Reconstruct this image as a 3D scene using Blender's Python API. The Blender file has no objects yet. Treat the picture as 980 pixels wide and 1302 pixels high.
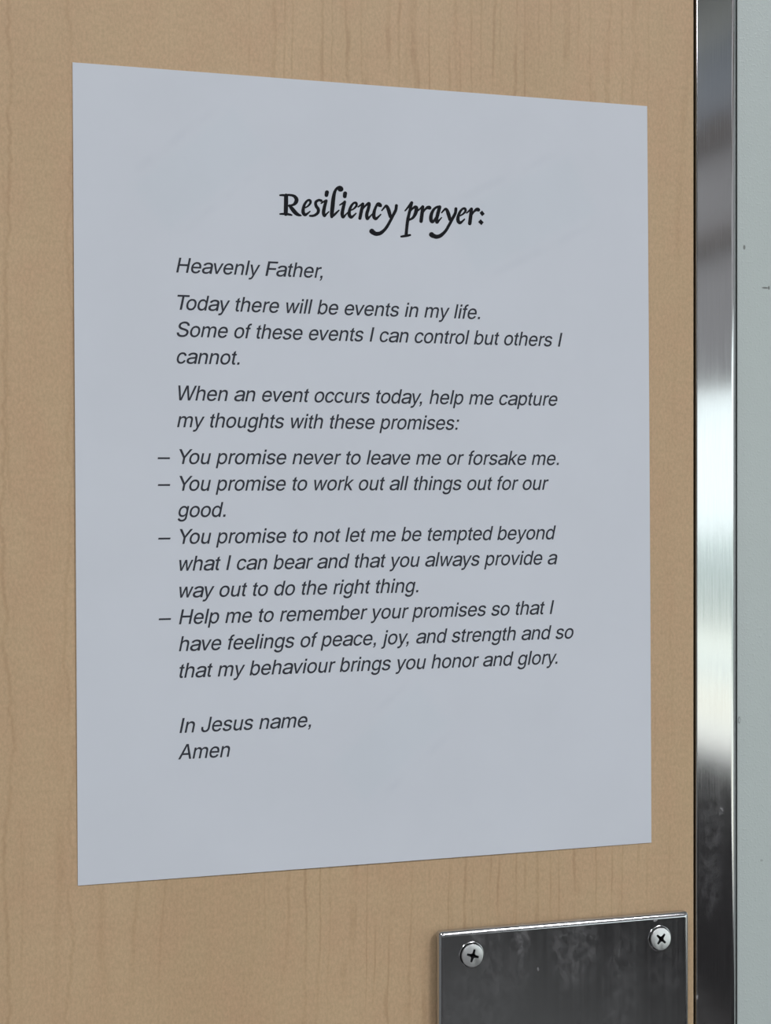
import bpy, bmesh, math, json
from mathutils import Vector, Matrix, geometry

C = bpy.context.scene.collection
SC = bpy.context.scene

# ------------------------------------------------------------------ camera
F_PX, YAW, DIST, EYE = 2119.2, 0.314412, 0.600078, 1.40
cam_d = bpy.data.cameras.new('camera')
cam_d.sensor_fit = 'VERTICAL'
cam_d.sensor_height = 36.0
cam_d.lens = F_PX / 1302 * 36.0
cam_d.clip_start = 0.02
cam = bpy.data.objects.new('camera', cam_d)
cam.location = (-DIST * math.sin(YAW), -DIST * math.cos(YAW), EYE)
cam.rotation_euler = (math.pi / 2, 0, -YAW)
C.objects.link(cam)
SC.camera = cam

# ------------------------------------------------------------------ exposure, world, lamps
SC.view_settings.view_transform = 'Standard'
SC.view_settings.look = 'None'
SC.view_settings.exposure = -0.10
SC.view_settings.gamma = 1.0
SC.view_settings.use_curve_mapping = False
SC.cycles.use_denoising = True
SC.cycles.max_bounces = 8
SC.cycles.caustics_reflective = False
SC.cycles.caustics_refractive = False

SKY = 2.2
world = bpy.data.worlds.new('overcast_sky')
SC.world = world
world.use_nodes = True
bg = world.node_tree.nodes['Background']
bg.inputs['Color'].default_value = (0.90, 0.97, 1.0, 1)
bg.inputs['Strength'].default_value = SKY

def area(name, loc, size, power, color, rot=(0, 0, 0)):
    d = bpy.data.lights.new(name, 'AREA')
    d.shape = 'RECTANGLE'
    d.size, d.size_y = size
    d.energy = power
    d.color = color
    o = bpy.data.objects.new(name, d)
    o.location, o.rotation_euler = loc, rot
    C.objects.link(o)
    return o

COOL = (1.0, 0.985, 1.035)
area('ceiling_lamp', (1.00, -1.75, 2.935), (0.6, 1.2), 38, COOL)
area('ceiling_lamp', (-1.10, -1.75, 2.935), (0.6, 1.2), 34, COOL)
area('ceiling_lamp', (1.00, -4.40, 2.935), (0.6, 1.2), 27, COOL)
area('ceiling_lamp', (-1.10, -4.40, 2.935), (0.6, 1.2), 27, COOL)

# ------------------------------------------------------------------ helpers
def link(name, mesh, mat, parent=None):
    if not isinstance(mesh, bpy.types.Mesh):
        me = bpy.data.meshes.new(name)
        mesh.normal_update()
        mesh.to_mesh(me)
        mesh.free()
        mesh = me
    if mat:
        mesh.materials.append(mat)
    o = bpy.data.objects.new(name, mesh)
    C.objects.link(o)
    if parent:
        o.parent = parent
        o.matrix_parent_inverse = Matrix.Translation(-parent.location)
    return o

def thing(name, label, cat, loc, group=None):
    o = bpy.data.objects.new(name, None)
    o.empty_display_size = 0.02
    o.location = loc
    C.objects.link(o)
    o['label'], o['category'] = label, cat
    if group:
        o['group'] = group
    return o

def struct(o, label=None, cat=None):
    o['kind'] = 'structure'
    if label:
        o['label'] = label
    if cat:
        o['category'] = cat
    return o

def box(bm, x0, x1, y0, y1, z0, z1):
    v = [bm.verts.new((x, y, z)) for x in (x0, x1) for y in (y0, y1) for z in (z0, z1)]
    for f in ((0, 1, 3, 2), (4, 6, 7, 5), (0, 4, 5, 1), (2, 3, 7, 6), (0, 2, 6, 4), (1, 5, 7, 3)):
        bm.faces.new([v[i] for i in f])

def box_bm(*b):
    bm = bmesh.new()
    box(bm, *b)
    return bm

def bevelled(bm, w, seg=3):
    bmesh.ops.bevel(bm, geom=list(bm.edges), offset=w, segments=seg, affect='EDGES', profile=0.5)
    for f in bm.faces:
        f.smooth = True
    return bm

def smooth(o, angle=40):
    me = o.data
    me.set_sharp_from_angle(angle=math.radians(angle))
    # flat fronts stay flat; only rolled edges and curved parts are shaded smooth
    me.polygons.foreach_set('use_smooth', [max(abs(c) for c in p.normal) < 0.99999 for p in me.polygons])
    return o

def cdt_fill(polys):
    """2-D polygons (CCW solid, CW holes, overlaps welcome) -> points, triangles by the non-zero rule."""
    pts, edges = [], []
    for p in polys:
        b = len(pts)
        pts += [Vector(q) for q in p]
        edges += [(b + i, b + (i + 1) % len(p)) for i in range(len(p))]
    vs, es, fs, *_ = geometry.delaunay_2d_cdt(pts, edges, [], 0, 1e-9)
    def wind(c):
        w = 0
        for p in polys:
            for i in range(len(p)):
                a, b = p[i], p[(i + 1) % len(p)]
                if (a[1] <= c[1]) != (b[1] <= c[1]):
                    x = a[0] + (c[1] - a[1]) / (b[1] - a[1]) * (b[0] - a[0])
                    if x > c[0]:
                        w += 1 if b[1] > a[1] else -1
        return w
    out = []
    for f in fs:
        c = [sum(vs[i][k] for i in f) / len(f) for k in (0, 1)]
        if wind(c):
            out.append(tuple(f))
    return [(v.x, v.y) for v in vs], out

# pixel of the photograph -> point in the room on the plane y = yp
def at(px, py, yp=0.0):
    a = (px - 490) / F_PX
    d = (math.sin(YAW) + a * math.cos(YAW), math.cos(YAW) - a * math.sin(YAW))
    k = (DIST * math.cos(YAW) + yp) / d[1]
    return Vector((-DIST * math.sin(YAW) + k * d[0], yp, EYE + (651 - py) / F_PX * k))

# ------------------------------------------------------------------ materials
def new_mat(name):
    m = bpy.data.materials.new(name)
    m.use_nodes = True
    return m, m.node_tree, m.node_tree.nodes['Principled BSDF']

class N:
    """small node-expression builder"""
    def __init__(s, nt):
        s.nt = nt
        s.tc = nt.nodes.new('ShaderNodeTexCoord')
        sp = nt.nodes.new('ShaderNodeSeparateXYZ')
        nt.links.new(s.tc.outputs['Object'], sp.inputs[0])
        s.x, s.y, s.z = sp.outputs
    def put(s, sock, v):
        if isinstance(v, bpy.types.NodeSocket):
            s.nt.links.new(v, sock)
        else:
            sock.default_value = v
    def m(s, op, a, b=0.0, c=0.0, clamp=False):
        n = s.nt.nodes.new('ShaderNodeMath')
        n.operation, n.use_clamp = op, clamp
        for i, v in enumerate((a, b, c)):
            s.put(n.inputs[i], v)
        return n.outputs[0]
    def add(s, a, b): return s.m('ADD', a, b)
    def sub(s, a, b): return s.m('SUBTRACT', a, b)
    def mul(s, a, b): return s.m('MULTIPLY', a, b)
    def ss(s, v, lo, hi, a=0.0, b=1.0):
        n = s.nt.nodes.new('ShaderNodeMapRange')
        n.interpolation_type = 'SMOOTHSTEP'
        for i, q in enumerate((v, lo, hi, a, b)):
            s.put(n.inputs[i], q)
        return n.outputs[0]
    def vec(s, x, y, z):
        n = s.nt.nodes.new('ShaderNodeCombineXYZ')
        for i, v in enumerate((x, y, z)):
            s.put(n.inputs[i], v)
        return n.outputs[0]
    def noise(s, v, scale=1.0, detail=3, rough=0.5):
        n = s.nt.nodes.new('ShaderNodeTexNoise')
        s.nt.links.new(v, n.inputs['Vector'])
        n.inputs['Scale'].default_value = scale
        n.inputs['Detail'].default_value = detail
        n.inputs['Roughness'].default_value = rough
        return n.outputs[0]
    def mix(s, f, a, b, mode='MIX'):
        n = s.nt.nodes.new('ShaderNodeMix')
        n.data_type, n.blend_type = 'RGBA', mode
        s.put(n.inputs[0], f)
        for i, v in ((6, a), (7, b)):
            s.put(n.inputs[i], v if isinstance(v, bpy.types.NodeSocket) else (*v, 1))
        return n.outputs[2]
    def bump(s, h, strength, dist, bsdf):
        n = s.nt.nodes.new('ShaderNodeBump')
        n.inputs['Strength'].default_value = strength
        n.inputs['Distance'].default_value = dist
        s.nt.links.new(h, n.inputs['Height'])
        s.nt.links.new(n.outputs[0], bsdf.inputs['Normal'])
    def blob(s, cx, cz, rx, rz, lo=1.0, hi=0.0):
        u = s.m('DIVIDE', s.sub(s.x, cx), rx)
        v = s.m('DIVIDE', s.sub(s.z, cz), rz)
        d = s.m('SQRT', s.add(s.mul(u, u), s.mul(v, v)))
        return s.ss(d, 1.0, 0.45, 0.0, 1.0) if lo == 1.0 else s.ss(d, lo, hi)

def plain(name, col, rough=0.6, metal=0.0):
    m, nt, b = new_mat(name)
    e = N(nt)
    n = e.noise(e.tc.outputs['Object'], 35, 3)
    nt.links.new(e.mix(n, [c * 0.94 for c in col], [min(1, c * 1.06) for c in col]), b.inputs['Base Color'])
    b.inputs['Roughness'].default_value = rough
    b.inputs['Metallic'].default_value = metal
    return m

def wood_mat():
    m, nt, b = new_mat('maple_laminate')
    e = N(nt)
    # vertical growth lines: contour lines of a noise field stretched along z
    wob = e.noise(e.vec(e.mul(e.x, 5.0), 0.3, e.mul(e.z, 7.0)), 1.0, 4, 0.55)
    xw = e.add(e.x, e.mul(e.sub(wob, 0.5), 0.011))
    xf = e.add(xw, e.mul(e.sub(e.noise(e.vec(e.mul(e.x, 50.0), 1.7, e.mul(e.z, 55.0)), 1.0, 3, 0.6), 0.5), 0.0032))
    fieldn = e.noise(e.vec(e.mul(xf, 13.0), 2.1, e.mul(e.z, 0.45)), 1.0, 1.5, 0.4)
    fr = e.m('FRACT', e.mul(fieldn, 17.0))
    ln = e.ss(e.m('ABSOLUTE', e.sub(fr, 0.5)), 0.085, 0.0)
    brk = e.ss(e.noise(e.vec(e.mul(e.x, 9.0), 4.0, e.mul(e.z, 9.0)), 1.0, 3, 0.6), 0.42, 0.66)
    ln = e.mul(ln, brk)
    # tight parallel lines in a band of curly figure
    band = e.ss(e.m('ABSOLUTE', e.sub(xw, 0.030)), 0.092, 0.055)
    jit = e.mul(e.noise(e.vec(e.mul(e.x, 95.0), 8.0, e.mul(e.z, 2.2)), 1.0, 2), 0.020)
    tight = e.m('FRACT', e.mul(e.add(xf, jit), 165.0))
    tl = e.ss(e.m('ABSOLUTE', e.sub(tight, 0.5)), 0.15, 0.02)
    tl = e.mul(e.mul(tl, band), e.ss(e.noise(e.vec(e.mul(e.x, 90.0), 6.0, e.mul(e.z, 24.0)), 1.0, 3, 0.6), 0.36, 0.66))
    lines = e.mul(ln, 0.38)
    # the long wandering lines on the hinge-side edge of the view
    for x0, seed, s in ((-0.1335, 1.0, 0.55), (-0.1125, 5.0, 0.38), (-0.1390, 9.0, 0.32)):
        w = e.noise(e.vec(seed, 3.3, e.mul(e.z, 19.0)), 1.0, 5, 0.70)
        d = e.m('ABSOLUTE', e.sub(e.sub(e.x, x0), e.mul(e.sub(w, 0.5), 0.016)))
        k = e.mul(e.ss(d, 0.0011, 0.0), s)
        k = e.mul(k, e.ss(e.noise(e.vec(seed, 7.0, e.mul(e.z, 30.0)), 1.0, 2), 0.25, 0.6, 0.35, 1.0))
        lines = e.m('MAXIMUM', lines, k)
    lines = e.m('MAXIMUM', lines, e.mul(tl, 0.72))
    # horizontal curl, fine pores, broad tone
    curl = e.noise(e.vec(e.mul(e.x, 120.0), 0.0, e.mul(e.z, 330.0)), 1.0, 4, 0.6)
    pores = e.noise(e.vec(e.mul(e.x, 1100.0), 0.0, e.mul(e.z, 620.0)), 1.0, 3, 0.75)
    broad = e.noise(e.vec(e.mul(xw, 14.0), 0.0, e.mul(e.z, 3.0)), 1.0, 3, 0.5)
    mott = e.noise(e.vec(e.mul(e.x, 60.0), 5.0, e.mul(e.z, 38.0)), 1.0, 4, 0.6)
    c = e.mix(e.ss(broad, 0.3, 0.7), WOOD_A, WOOD_B)
    c = e.mix(e.ss(mott, 0.35, 0.7, 0.0, 0.55), c, WOOD_P)
    tone = e.add(e.add(e.ss(curl, 0.25, 0.75, 0.975, 1.025), e.ss(pores, 0.25, 0.75, -0.10, 0.10)), 0.0)
    g = nt.nodes.new('ShaderNodeVectorMath')
    g.operation = 'SCALE'
    nt.links.new(c, g.inputs[0])
    nt.links.new(tone, g.inputs['Scale'])
    c = e.mix(e.mul(lines, 0.50), g.outputs[0], WOOD_L)
    nt.links.new(c, b.inputs['Base Color'])
    b.inputs['Roughness'].default_value = 0.48
    b.inputs['Specular IOR Level'].default_value = 0.35
    e.bump(pores, 0.06, 0.0006, b)
    return m

WOOD_A, WOOD_B, WOOD_P, WOOD_L = (0.540, 0.393, 0.232), (0.588, 0.430, 0.260), (0.566, 0.382, 0.232), (0.33, 0.19, 0.095)

def steel_mat(name, base, rough, streak_scale, smudges=(), dust=0.0, grain=0.04, tone=0.08):
    m, nt, b = new_mat(name)
    e = N(nt)
    st = e.noise(e.vec(e.mul(e.x, streak_scale), e.mul(e.y, streak_scale), e.mul(e.z, streak_scale * 0.012)), 1.0, 4, 0.65)
    cloud = e.noise(e.vec(e.mul(e.x, 60.0), 0.0, e.mul(e.z, 36.0)), 1.0, 5, 0.62)
    cl = e.ss(cloud, 0.5, 0.78)
    f = e.mul(cl, dust)
    for cx, cz, rx, rz, s in smudges:
        n2 = e.ss(e.noise(e.vec(e.mul(e.x, 330.0), 2.0, e.mul(e.z, 210.0)), 1.0, 4, 0.7), 0.38, 0.66)
        f = e.m('MAXIMUM', f, e.mul(e.mul(e.blob(cx, cz, rx, rz), n2), s))
    c = e.mix(st, [q * (1 - tone) for q in base], [min(1, q * (1 + tone)) for q in base])
    nt.links.new(c, b.inputs['Base Color'])
    b.inputs['Metallic'].default_value = 1.0
    nt.links.new(e.add(e.ss(st, 0.2, 0.8, rough * 0.75, rough * 1.25), e.mul(cl, rough * 0.35)), b.inputs['Roughness'])
    e.bump(st, grain, 0.00004, b)
    # a thin film of grease and dust
    df = nt.nodes.new('ShaderNodeBsdfDiffuse')
    df.inputs['Color'].default_value = (0.62, 0.62, 0.63, 1)
    mx = nt.nodes.new('ShaderNodeMixShader')
    nt.links.new(f, mx.inputs[0])
    nt.links.new(b.outputs[0], mx.inputs[1])
    nt.links.new(df.outputs[0], mx.inputs[2])
    nt.links.new(mx.outputs[0], nt.nodes['Material Output'].inputs[0])
    return m

def paper_mat():
    m, nt, b = new_mat('printer_paper')
    e = N(nt)
    fib = e.noise(e.tc.outputs['Object'], 900, 3, 0.6)
    cl = e.noise(e.tc.outputs['Object'], 28, 3, 0.5)
    c = e.mix(e.ss(cl, 0.3, 0.7), PAPER, [q * 0.975 for q in PAPER])
    # strips of clear tape behind the sheet, just showing through
    for cx, cz, ang, hu, hv in GHOSTS:
        ca, sa = math.cos(ang), math.sin(ang)
        dx, dz = e.sub(e.x, cx), e.sub(e.z, cz)
        u = e.add(e.mul(dx, ca), e.mul(dz, sa))
        v = e.sub(e.mul(dz, ca), e.mul(dx, sa))
        d = e.m('MAXIMUM', e.sub(e.m('ABSOLUTE', u), hu), e.sub(e.m('ABSOLUTE', v), hv))
        c = e.mix(e.ss(d, 0.0, -0.006), c, (0.978, 0.992, 0.992), 'MULTIPLY')
        edge = e.mul(e.ss(e.m('ABSOLUTE', e.sub(e.m('ABSOLUTE', v), hv)), 0.0026, 0.0),
                     e.mul(e.ss(e.m('ABSOLUTE', u), hu * 1.0, hu * 0.4), e.ss(e.noise(e.tc.outputs['Object'], 70, 2), 0.35, 0.6)))
        c = e.mix(edge, c, (0.965, 0.970, 0.974), 'MULTIPLY')
    nt.links.new(c, b.inputs['Base Color'])
    b.inputs['Roughness'].default_value = 0.85
    b.inputs['Specular IOR Level'].default_value = 0.2
    e.bump(fib, 0.04, 0.0002, b)
    return m

PAPER = (0.690, 0.738, 0.790)

def wall_mat():
    m, nt, b = new_mat('grey_wall_paint')
    e = N(nt)
    peel = e.noise(e.tc.outputs['Object'], 1000, 2, 0.5)
    lump = e.noise(e.tc.outputs['Object'], 260, 3, 0.5)
    cl = e.noise(e.tc.outputs['Object'], 9, 3)
    c = e.mix(cl, [q * 0.97 for q in WALL], [q * 1.03 for q in WALL])
    for px, py, rx, rz in ((946, 314.5, 0.0007, 0.0012), (972.5, 366, 0.0019, 0.0005), (977.3, 366, 0.0006, 0.0010), (968, 1094, 0.0009, 0.0006)):
        p = at(px, py, WALL_Y)
        c = e.mix(e.mul(e.blob(p.x, p.z, rx, rz), 0.72 if py < 1000 else 0.3), c, (0.06, 0.06, 0.055))
    p = at(939.6, 915.5, WALL_Y)                              # a chipped blister beside the frame
    ring = e.mul(e.blob(p.x, p.z, 0.0008, 0.0018), e.m('SUBTRACT', 1.0, e.blob(p.x + 0.0001, p.z, 0.0004, 0.0012)))
    c = e.mix(e.mul(ring, 0.7), c, (0.07, 0.08, 0.085))
    nt.links.new(c, b.inputs['Base Color'])
    b.inputs['Roughness'].default_value = 0.38
    e.bump(e.add(e.ss(peel, 0.50, 0.72), e.mul(lump, 0.5)), 0.16, 0.0004, b)
    return m

WALL = (0.525, 0.598, 0.575)
WALL_Y = 0.004

def ink_mat(name, col):
    m, nt, b = new_mat(name)
    e = N(nt)
    n = e.noise(e.tc.outputs['Object'], 1500, 2)
    nt.links.new(e.mix(n, [c * 0.85 for c in col], [c * 1.15 for c in col]), b.inputs['Base Color'])
    b.inputs['Roughness'].default_value = 0.7
    b.inputs['Specular IOR Level'].default_value = 0.2
    return m

# ------------------------------------------------------------------ the room
WX0, WX1, YB, CEIL = -3.2, 2.2, -6.8, 2.95
DOOR_L, DOOR_R, DOOR_T = -0.786, at(882.0, 651).x, 2.11
FR_L, FR_R = at(885.0, 651).x, at(934.8, 651, 0.0015).x + 0.0004
GROOVE = at(937.3, 651, 0.004).x

m_wall = wall_mat()
m_inner = plain('room_paint', (0.46, 0.47, 0.47), 0.6)
m_ceil = plain('ceiling_tile', (0.70, 0.70, 0.68), 0.85)
m_floor = plain('dark_floor_tile', (0.085, 0.082, 0.080), 0.5)
m_wains = plain('dark_wainscot', (0.055, 0.053, 0.055), 0.6)
m_rail = plain('brown_rail', (0.17, 0.145, 0.125), 0.5)
m_soffit = plain('pale_soffit', (0.80, 0.85, 0.79), 0.6)
m_steel = steel_mat('brushed_frame_steel', (0.62, 0.62, 0.625), 0.08, 2600, tone=0.15,
                    smudges=((at(917, 1032).x, at(917, 1032).z, 0.0016, 0.0022, 0.75),
                             (at(905, 1040).x, at(905, 1040).z, 0.0075, 0.022, 0.09),
                             (at(903, 1110).x, at(903, 1110).z, 0.0070, 0.022, 0.08),
                             (at(886.5, 1268).x, at(886.5, 1268).z, 0.0006, 0.0012, 0.9)), dust=0.03)
def pl(px, py, rx, rz, s):
    p = at(px, py, -0.005)
    return (p.x, p.z, rx, rz, s)
m_plate = steel_mat('dull_plate_steel', (0.55, 0.555, 0.565), 0.13, 420, grain=0.005, tone=0.03, dust=0.008,
                    smudges=(pl(664, 1195, 0.004, 0.010, 0.16), pl(730, 1205, 0.013, 0.020, 0.11), pl(640, 1235, 0.016, 0.012, 0.06),
                             pl(790, 1250, 0.010, 0.030, 0.06), pl(684, 1232, 0.0006, 0.0010, 0.7), pl(620, 1190, 0.009, 0.004, 0.10),
                             pl(832, 1170, 0.0018, 0.0008, 0.7), pl(600, 1280, 0.02, 0.02, 0.04), pl(845, 1235, 0.010, 0.012, 0.05)))
m_wood = wood_mat()
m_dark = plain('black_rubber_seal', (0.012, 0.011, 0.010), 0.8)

struct(link('floor', box_bm(WX0, WX1, YB, 0.16, -0.10, 0.0), m_floor))
struct(link('ceiling', box_bm(WX0 - 0.1, WX1 + 0.1, YB, 0.16, CEIL, CEIL + 0.1), m_ceil))
struct(link('wall_back', box_bm(WX0, WX1, YB - 0.1, YB, 0, CEIL), m_inner))
struct(link('wall_left', box_bm(WX0 - 0.1, WX0, YB, 0.16, 0, CEIL), m_inner))
# wall around the door: right piece starts just past the groove beside the steel frame
bm = bmesh.new()
box(bm, GROOVE, WX1, WALL_Y, 0.16, 0, CEIL)
box(bm, WX0, DOOR_L - 0.021, WALL_Y, 0.16, 0, CEIL)
box(bm, DOOR_L - 0.021, GROOVE, WALL_Y, 0.16, DOOR_T + 0.021, CEIL)
struct(link('wall_front', bm, m_wall))
# daylight wall with a wide window
WY0, WY1, WZ0, WZ1 = -5.6, -0.8, 0.685, 1.775
bm = bmesh.new()
box(bm, WX1, WX1 + 0.12, YB, 0.16, 0, WZ0)
box(bm, WX1, WX1 + 0.12, YB, 0.16, WZ1, CEIL)
box(bm, WX1, WX1 + 0.12, YB, WY0, WZ0, WZ1)
box(bm, WX1, WX1 + 0.12, WY1, 0.16, WZ0, WZ1)
struct(link('wall_right', bm, m_inner))
struct(link('trim_4', box_bm(WX1 - 0.015, WX1, YB, -0.05, 0, WZ0 - 0.015), m_wains))
struct(link('trim_8', box_bm(WX1 - 0.03, WX1, YB, -0.05, 2.53, 2.74), plain('blue_grey_panel', (0.42, 0.48, 0.53), 0.6)))
struct(link('trim_9', box_bm(WX1 - 0.03, WX1, YB, -0.05, 2.74, CEIL), m_soffit))
struct(link('trim_5', box_bm(WX1 - 0.03, WX1, YB, -0.05, 2.44, 2.53), m_rail))
struct(link('trim_6', box_bm(WX1 - 0.03, WX1, YB, -0.05, 2.15, 2.20), m_rail))
win = bpy.data.objects.new('window_1', None)
win.location = (WX1 + 0.06, (WY0 + WY1) / 2, WZ0)
C.objects.link(win)
struct(win)
bm = bmesh.new()
for y in (WY0 + 0.02, WY1 - 0.02):
    box(bm, WX1 + 0.03, WX1 + 0.09, y - 0.02, y + 0.02, WZ0, WZ1)
box(bm, WX1 + 0.03, WX1 + 0.09, WY0, WY1, WZ1 - 0.012, WZ1)
box(bm, WX1 + 0.03, WX1 + 0.09, WY0, WY1, WZ0, WZ0 + 0.012)
link('window_frame', bm, plain('white_frame_paint', (0.75, 0.74, 0.72), 0.4), win)
mg = bpy.data.materials.new('window_glass')
mg.use_nodes = True
nt = mg.node_tree
nt.nodes.remove(nt.nodes['Principled BSDF'])
tr, gl, mx = (nt.nodes.new('ShaderNodeBsdf' + k) for k in ('Transparent', 'Glossy', 'Transparent'))
mx = nt.nodes.new('ShaderNodeMixShader')
tr.inputs[0].default_value = (0.96, 0.98, 0.97, 1)
gl.inputs['Roughness'].default_value = 0.02
mx.inputs[0].default_value = 0.05
nt.links.new(tr.outputs[0], mx.inputs[1])
nt.links.new(gl.outputs[0], mx.inputs[2])
nt.links.new(mx.outputs[0], nt.nodes['Material Output'].inputs[0])
link('window_pane', box_bm(WX1 + 0.058, WX1 + 0.062, WY0 + 0.04, WY1 - 0.04, WZ0 + 0.012, WZ1 - 0.012), mg, win)
po = area('window_daylight_portal', (WX1 + 0.1, (WY0 + WY1) / 2, (WZ0 + WZ1) / 2), (WZ1 - WZ0, WY1 - WY0), 1, (1, 1, 1), (0, math.pi / 2, 0))
po.data.cycles.is_portal = True

# forecourt outside the window: pale paving, a strip of lawn, pale road
m, nt, b = new_mat('forecourt_paving')
e = N(nt)
r = nt.nodes.new('ShaderNodeValToRGB')
dist = e.mul(e.m('LOGARITHM', e.m('MAXIMUM', e.sub(e.x, 0.0), 1.0), 10.0), 0.5)
nt.links.new(dist, r.inputs[0])
def stop(d, c):
    el = r.color_ramp.elements.new(math.log10(d) * 0.5)
    el.color = (*c, 1)
r.color_ramp.elements[0].color = (0.45, 0.36, 0.34, 1)
r.color_ramp.elements[1].color = (0.55, 0.60, 0.57, 1)
for d, c in ((4.35, (0.50, 0.39, 0.36)), (4.80, (0.76, 0.60, 0.55)), (5.10, (0.95, 0.92, 0.88)), (5.7, (0.95, 0.84, 0.72)),
             (6.8, (0.93, 0.86, 0.76)), (7.15, (0.72, 0.75, 0.73)), (7.6, (0.72, 0.75, 0.74)), (8.0, (0.95, 0.91, 0.83)),
             (9.4, (0.95, 0.91, 0.82)), (10.0, (0.63, 0.62, 0.56)), (11.5, (0.52, 0.53, 0.49)), (16.0, (0.41, 0.44, 0.42)),
             (24.0, (0.46, 0.50, 0.48)), (38.0, (0.62, 0.66, 0.64)), (60.0, (0.42, 0.47, 0.42)), (90.0, (0.46, 0.51, 0.47))):
    stop(d, c)
nt.links.new(r.outputs[0], b.inputs['Base Color'])
b.inputs['Roughness'].default_value = 0.9
struct(link('ground', box_bm(WX1 + 0.12, 140, -90, 70, -0.2, -0.02), m))

# ------------------------------------------------------------------ steel frame round the door
def frame_bar(name, x0, x1, z0, z1, rl, rr):
    """folded sheet-steel bar: flat face, left and right folds of their own radius, returns running back"""
    prof = [(x0, 0.15)]
    prof += [(x0 + rl - rl * math.cos(math.radians(a)), rl - rl * math.sin(math.radians(a))) for a in range(0, 91, 10)]
    prof += [(x1 - rr + rr * math.sin(math.radians(a)), rr - rr * math.cos(math.radians(a))) for a in range(0, 91, 10)]
    prof += [(x1, 0.15)]
    bm = bmesh.new()
    lo, hi = ([bm.verts.new((x, y, z)) for x, y in prof] for z in (z0, z1))
    for i in range(len(prof)):
        k = (i + 1) % len(prof)
        bm.faces.new((lo[i], lo[k], hi[k], hi[i]))
    bm.faces.new(lo[::-1])
    bm.faces.new(hi)
    bmesh.ops.recalc_face_normals(bm, faces=bm.faces)
    return smooth(struct(link(name, bm, m_steel)), 35)
frame_bar('trim_1', FR_L, FR_R, 0.0, DOOR_T + 0.003, 0.0005, 0.0030)
frame_bar('trim_2', DOOR_L - 0.0188, DOOR_L - 0.0012, 0.0, DOOR_T + 0.003, 0.0019, 0.0005)
frame_bar('trim_3', DOOR_L - 0.0188, FR_R, DOOR_T + 0.0032, DOOR_T + 0.0200, 0.0019, 0.0019)
# rubber stop the door closes on, at the bottom of the dark gap
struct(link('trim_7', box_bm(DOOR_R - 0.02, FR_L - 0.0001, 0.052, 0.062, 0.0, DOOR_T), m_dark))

# ------------------------------------------------------------------ the door
door = bpy.data.objects.new('door_1', None)
door.location = (DOOR_L, 0.0, 0.0)
C.objects.link(door)
struct(door, 'maple laminate door leaf with the prayer sheet on it', None)
bm = box_bm(DOOR_L, DOOR_R, 0.0, 0.045, 0.006, DOOR_T)
bmesh.ops.bevel(bm, geom=list(bm.edges), offset=0.0005, segments=2, affect='EDGES', profile=0.5)
smooth(link('door_leaf', bm, m_wood, door), 35)

# ------------------------------------------------------------------ push plate with its screws
T = 0.005
PL, PR, PT = at(552.0, 1200).x, at(876.6, 1200, -T).x, at(553, 1181.0).z
PB = PT - 0.305
plate = thing('push_plate', 'dull stainless steel push plate screwed to the door below the printed sheet', 'door plate',
              ((PL + PR) / 2, 0.0, PB))
PROUD = 0.0013
SCREWS = [(at(601.0, 1215.3, -T - PROUD),), (at(840.4, 1194.0, -T - PROUD),)]
ctr = [(s[0].x, s[0].z) for s in SCREWS]
ctr += [(c[0], PB + (PT - c[1])) for c in ctr]
def rrect(x0, x1, z0, z1, r, n=6):
    p = []
    for cx, cz, a in ((x1 - r, z1 - r, 0), (x0 + r, z1 - r, 90), (x0 + r, z0 + r, 180), (x1 - r, z0 + r, 270)):
        for i in range(n + 1):
            t = math.radians(a + 90 * i / n)
            p.append((cx + r * math.cos(t), cz + r * math.sin(t)))
    return p
def circ(cx, cz, r, n=48):
    return [(cx + r * math.cos(2 * math.pi * i / n), cz + r * math.sin(2 * math.pi * i / n)) for i in range(n)]
bm = bmesh.new()
BEND = 0.0019
rings = []
for k in range(7):                                            # rolled edge from the flat face back to the door
    t = math.radians(90 * k / 6)
    ins = BEND * (1 - math.sin(t))
    y = -T + BEND * (1 - math.cos(t))
    GAP = 0.0019
    rr = max(0.0016 - ins * 0.6, 0.0004)
    rings.append([bm.verts.new((x, y, z)) for x, z in rrect(PL + ins, PR - ins, PB + ins, PT - ins, rr)])
rings.append([bm.verts.new((x, -GAP, z)) for x, z in rrect(PL, PR, PB, PT, 0.0016)])
# the plate stands a little off the door on an inset backing
rings.append([bm.verts.new((x, -GAP, z)) for x, z in rrect(PL + 0.004, PR - 0.004, PB + 0.004, PT - 0.004, 0.0012)])
rings.append([bm.verts.new((x, -0.0001, z)) for x, z in rrect(PL + 0.004, PR - 0.004, PB + 0.004, PT - 0.004, 0.0012)])
for a, b2 in zip(rings, rings[1:]):
    for i in range(len(a)):
        j = (i + 1) % len(a)
        bm.faces.new((a[i], b2[i], b2[j], a[j]))
RC, RH = 0.00485, 0.00415
off = (0.0, 0.0)
outer = rrect(PL + BEND, PR - BEND, PB + BEND, PT - BEND, max(0.0016 - BEND * 0.6, 0.0004))
holes = [circ(cx + off[0], cz + off[1], RC) for cx, cz in ctr]
pts, tris = cdt_fill([outer] + [h[::-1] for h in holes])
vv = [bm.verts.new((x, -T, z)) for x, z in pts]
for t in tris:
    bm.faces.new([vv[i] for i in t])
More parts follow.
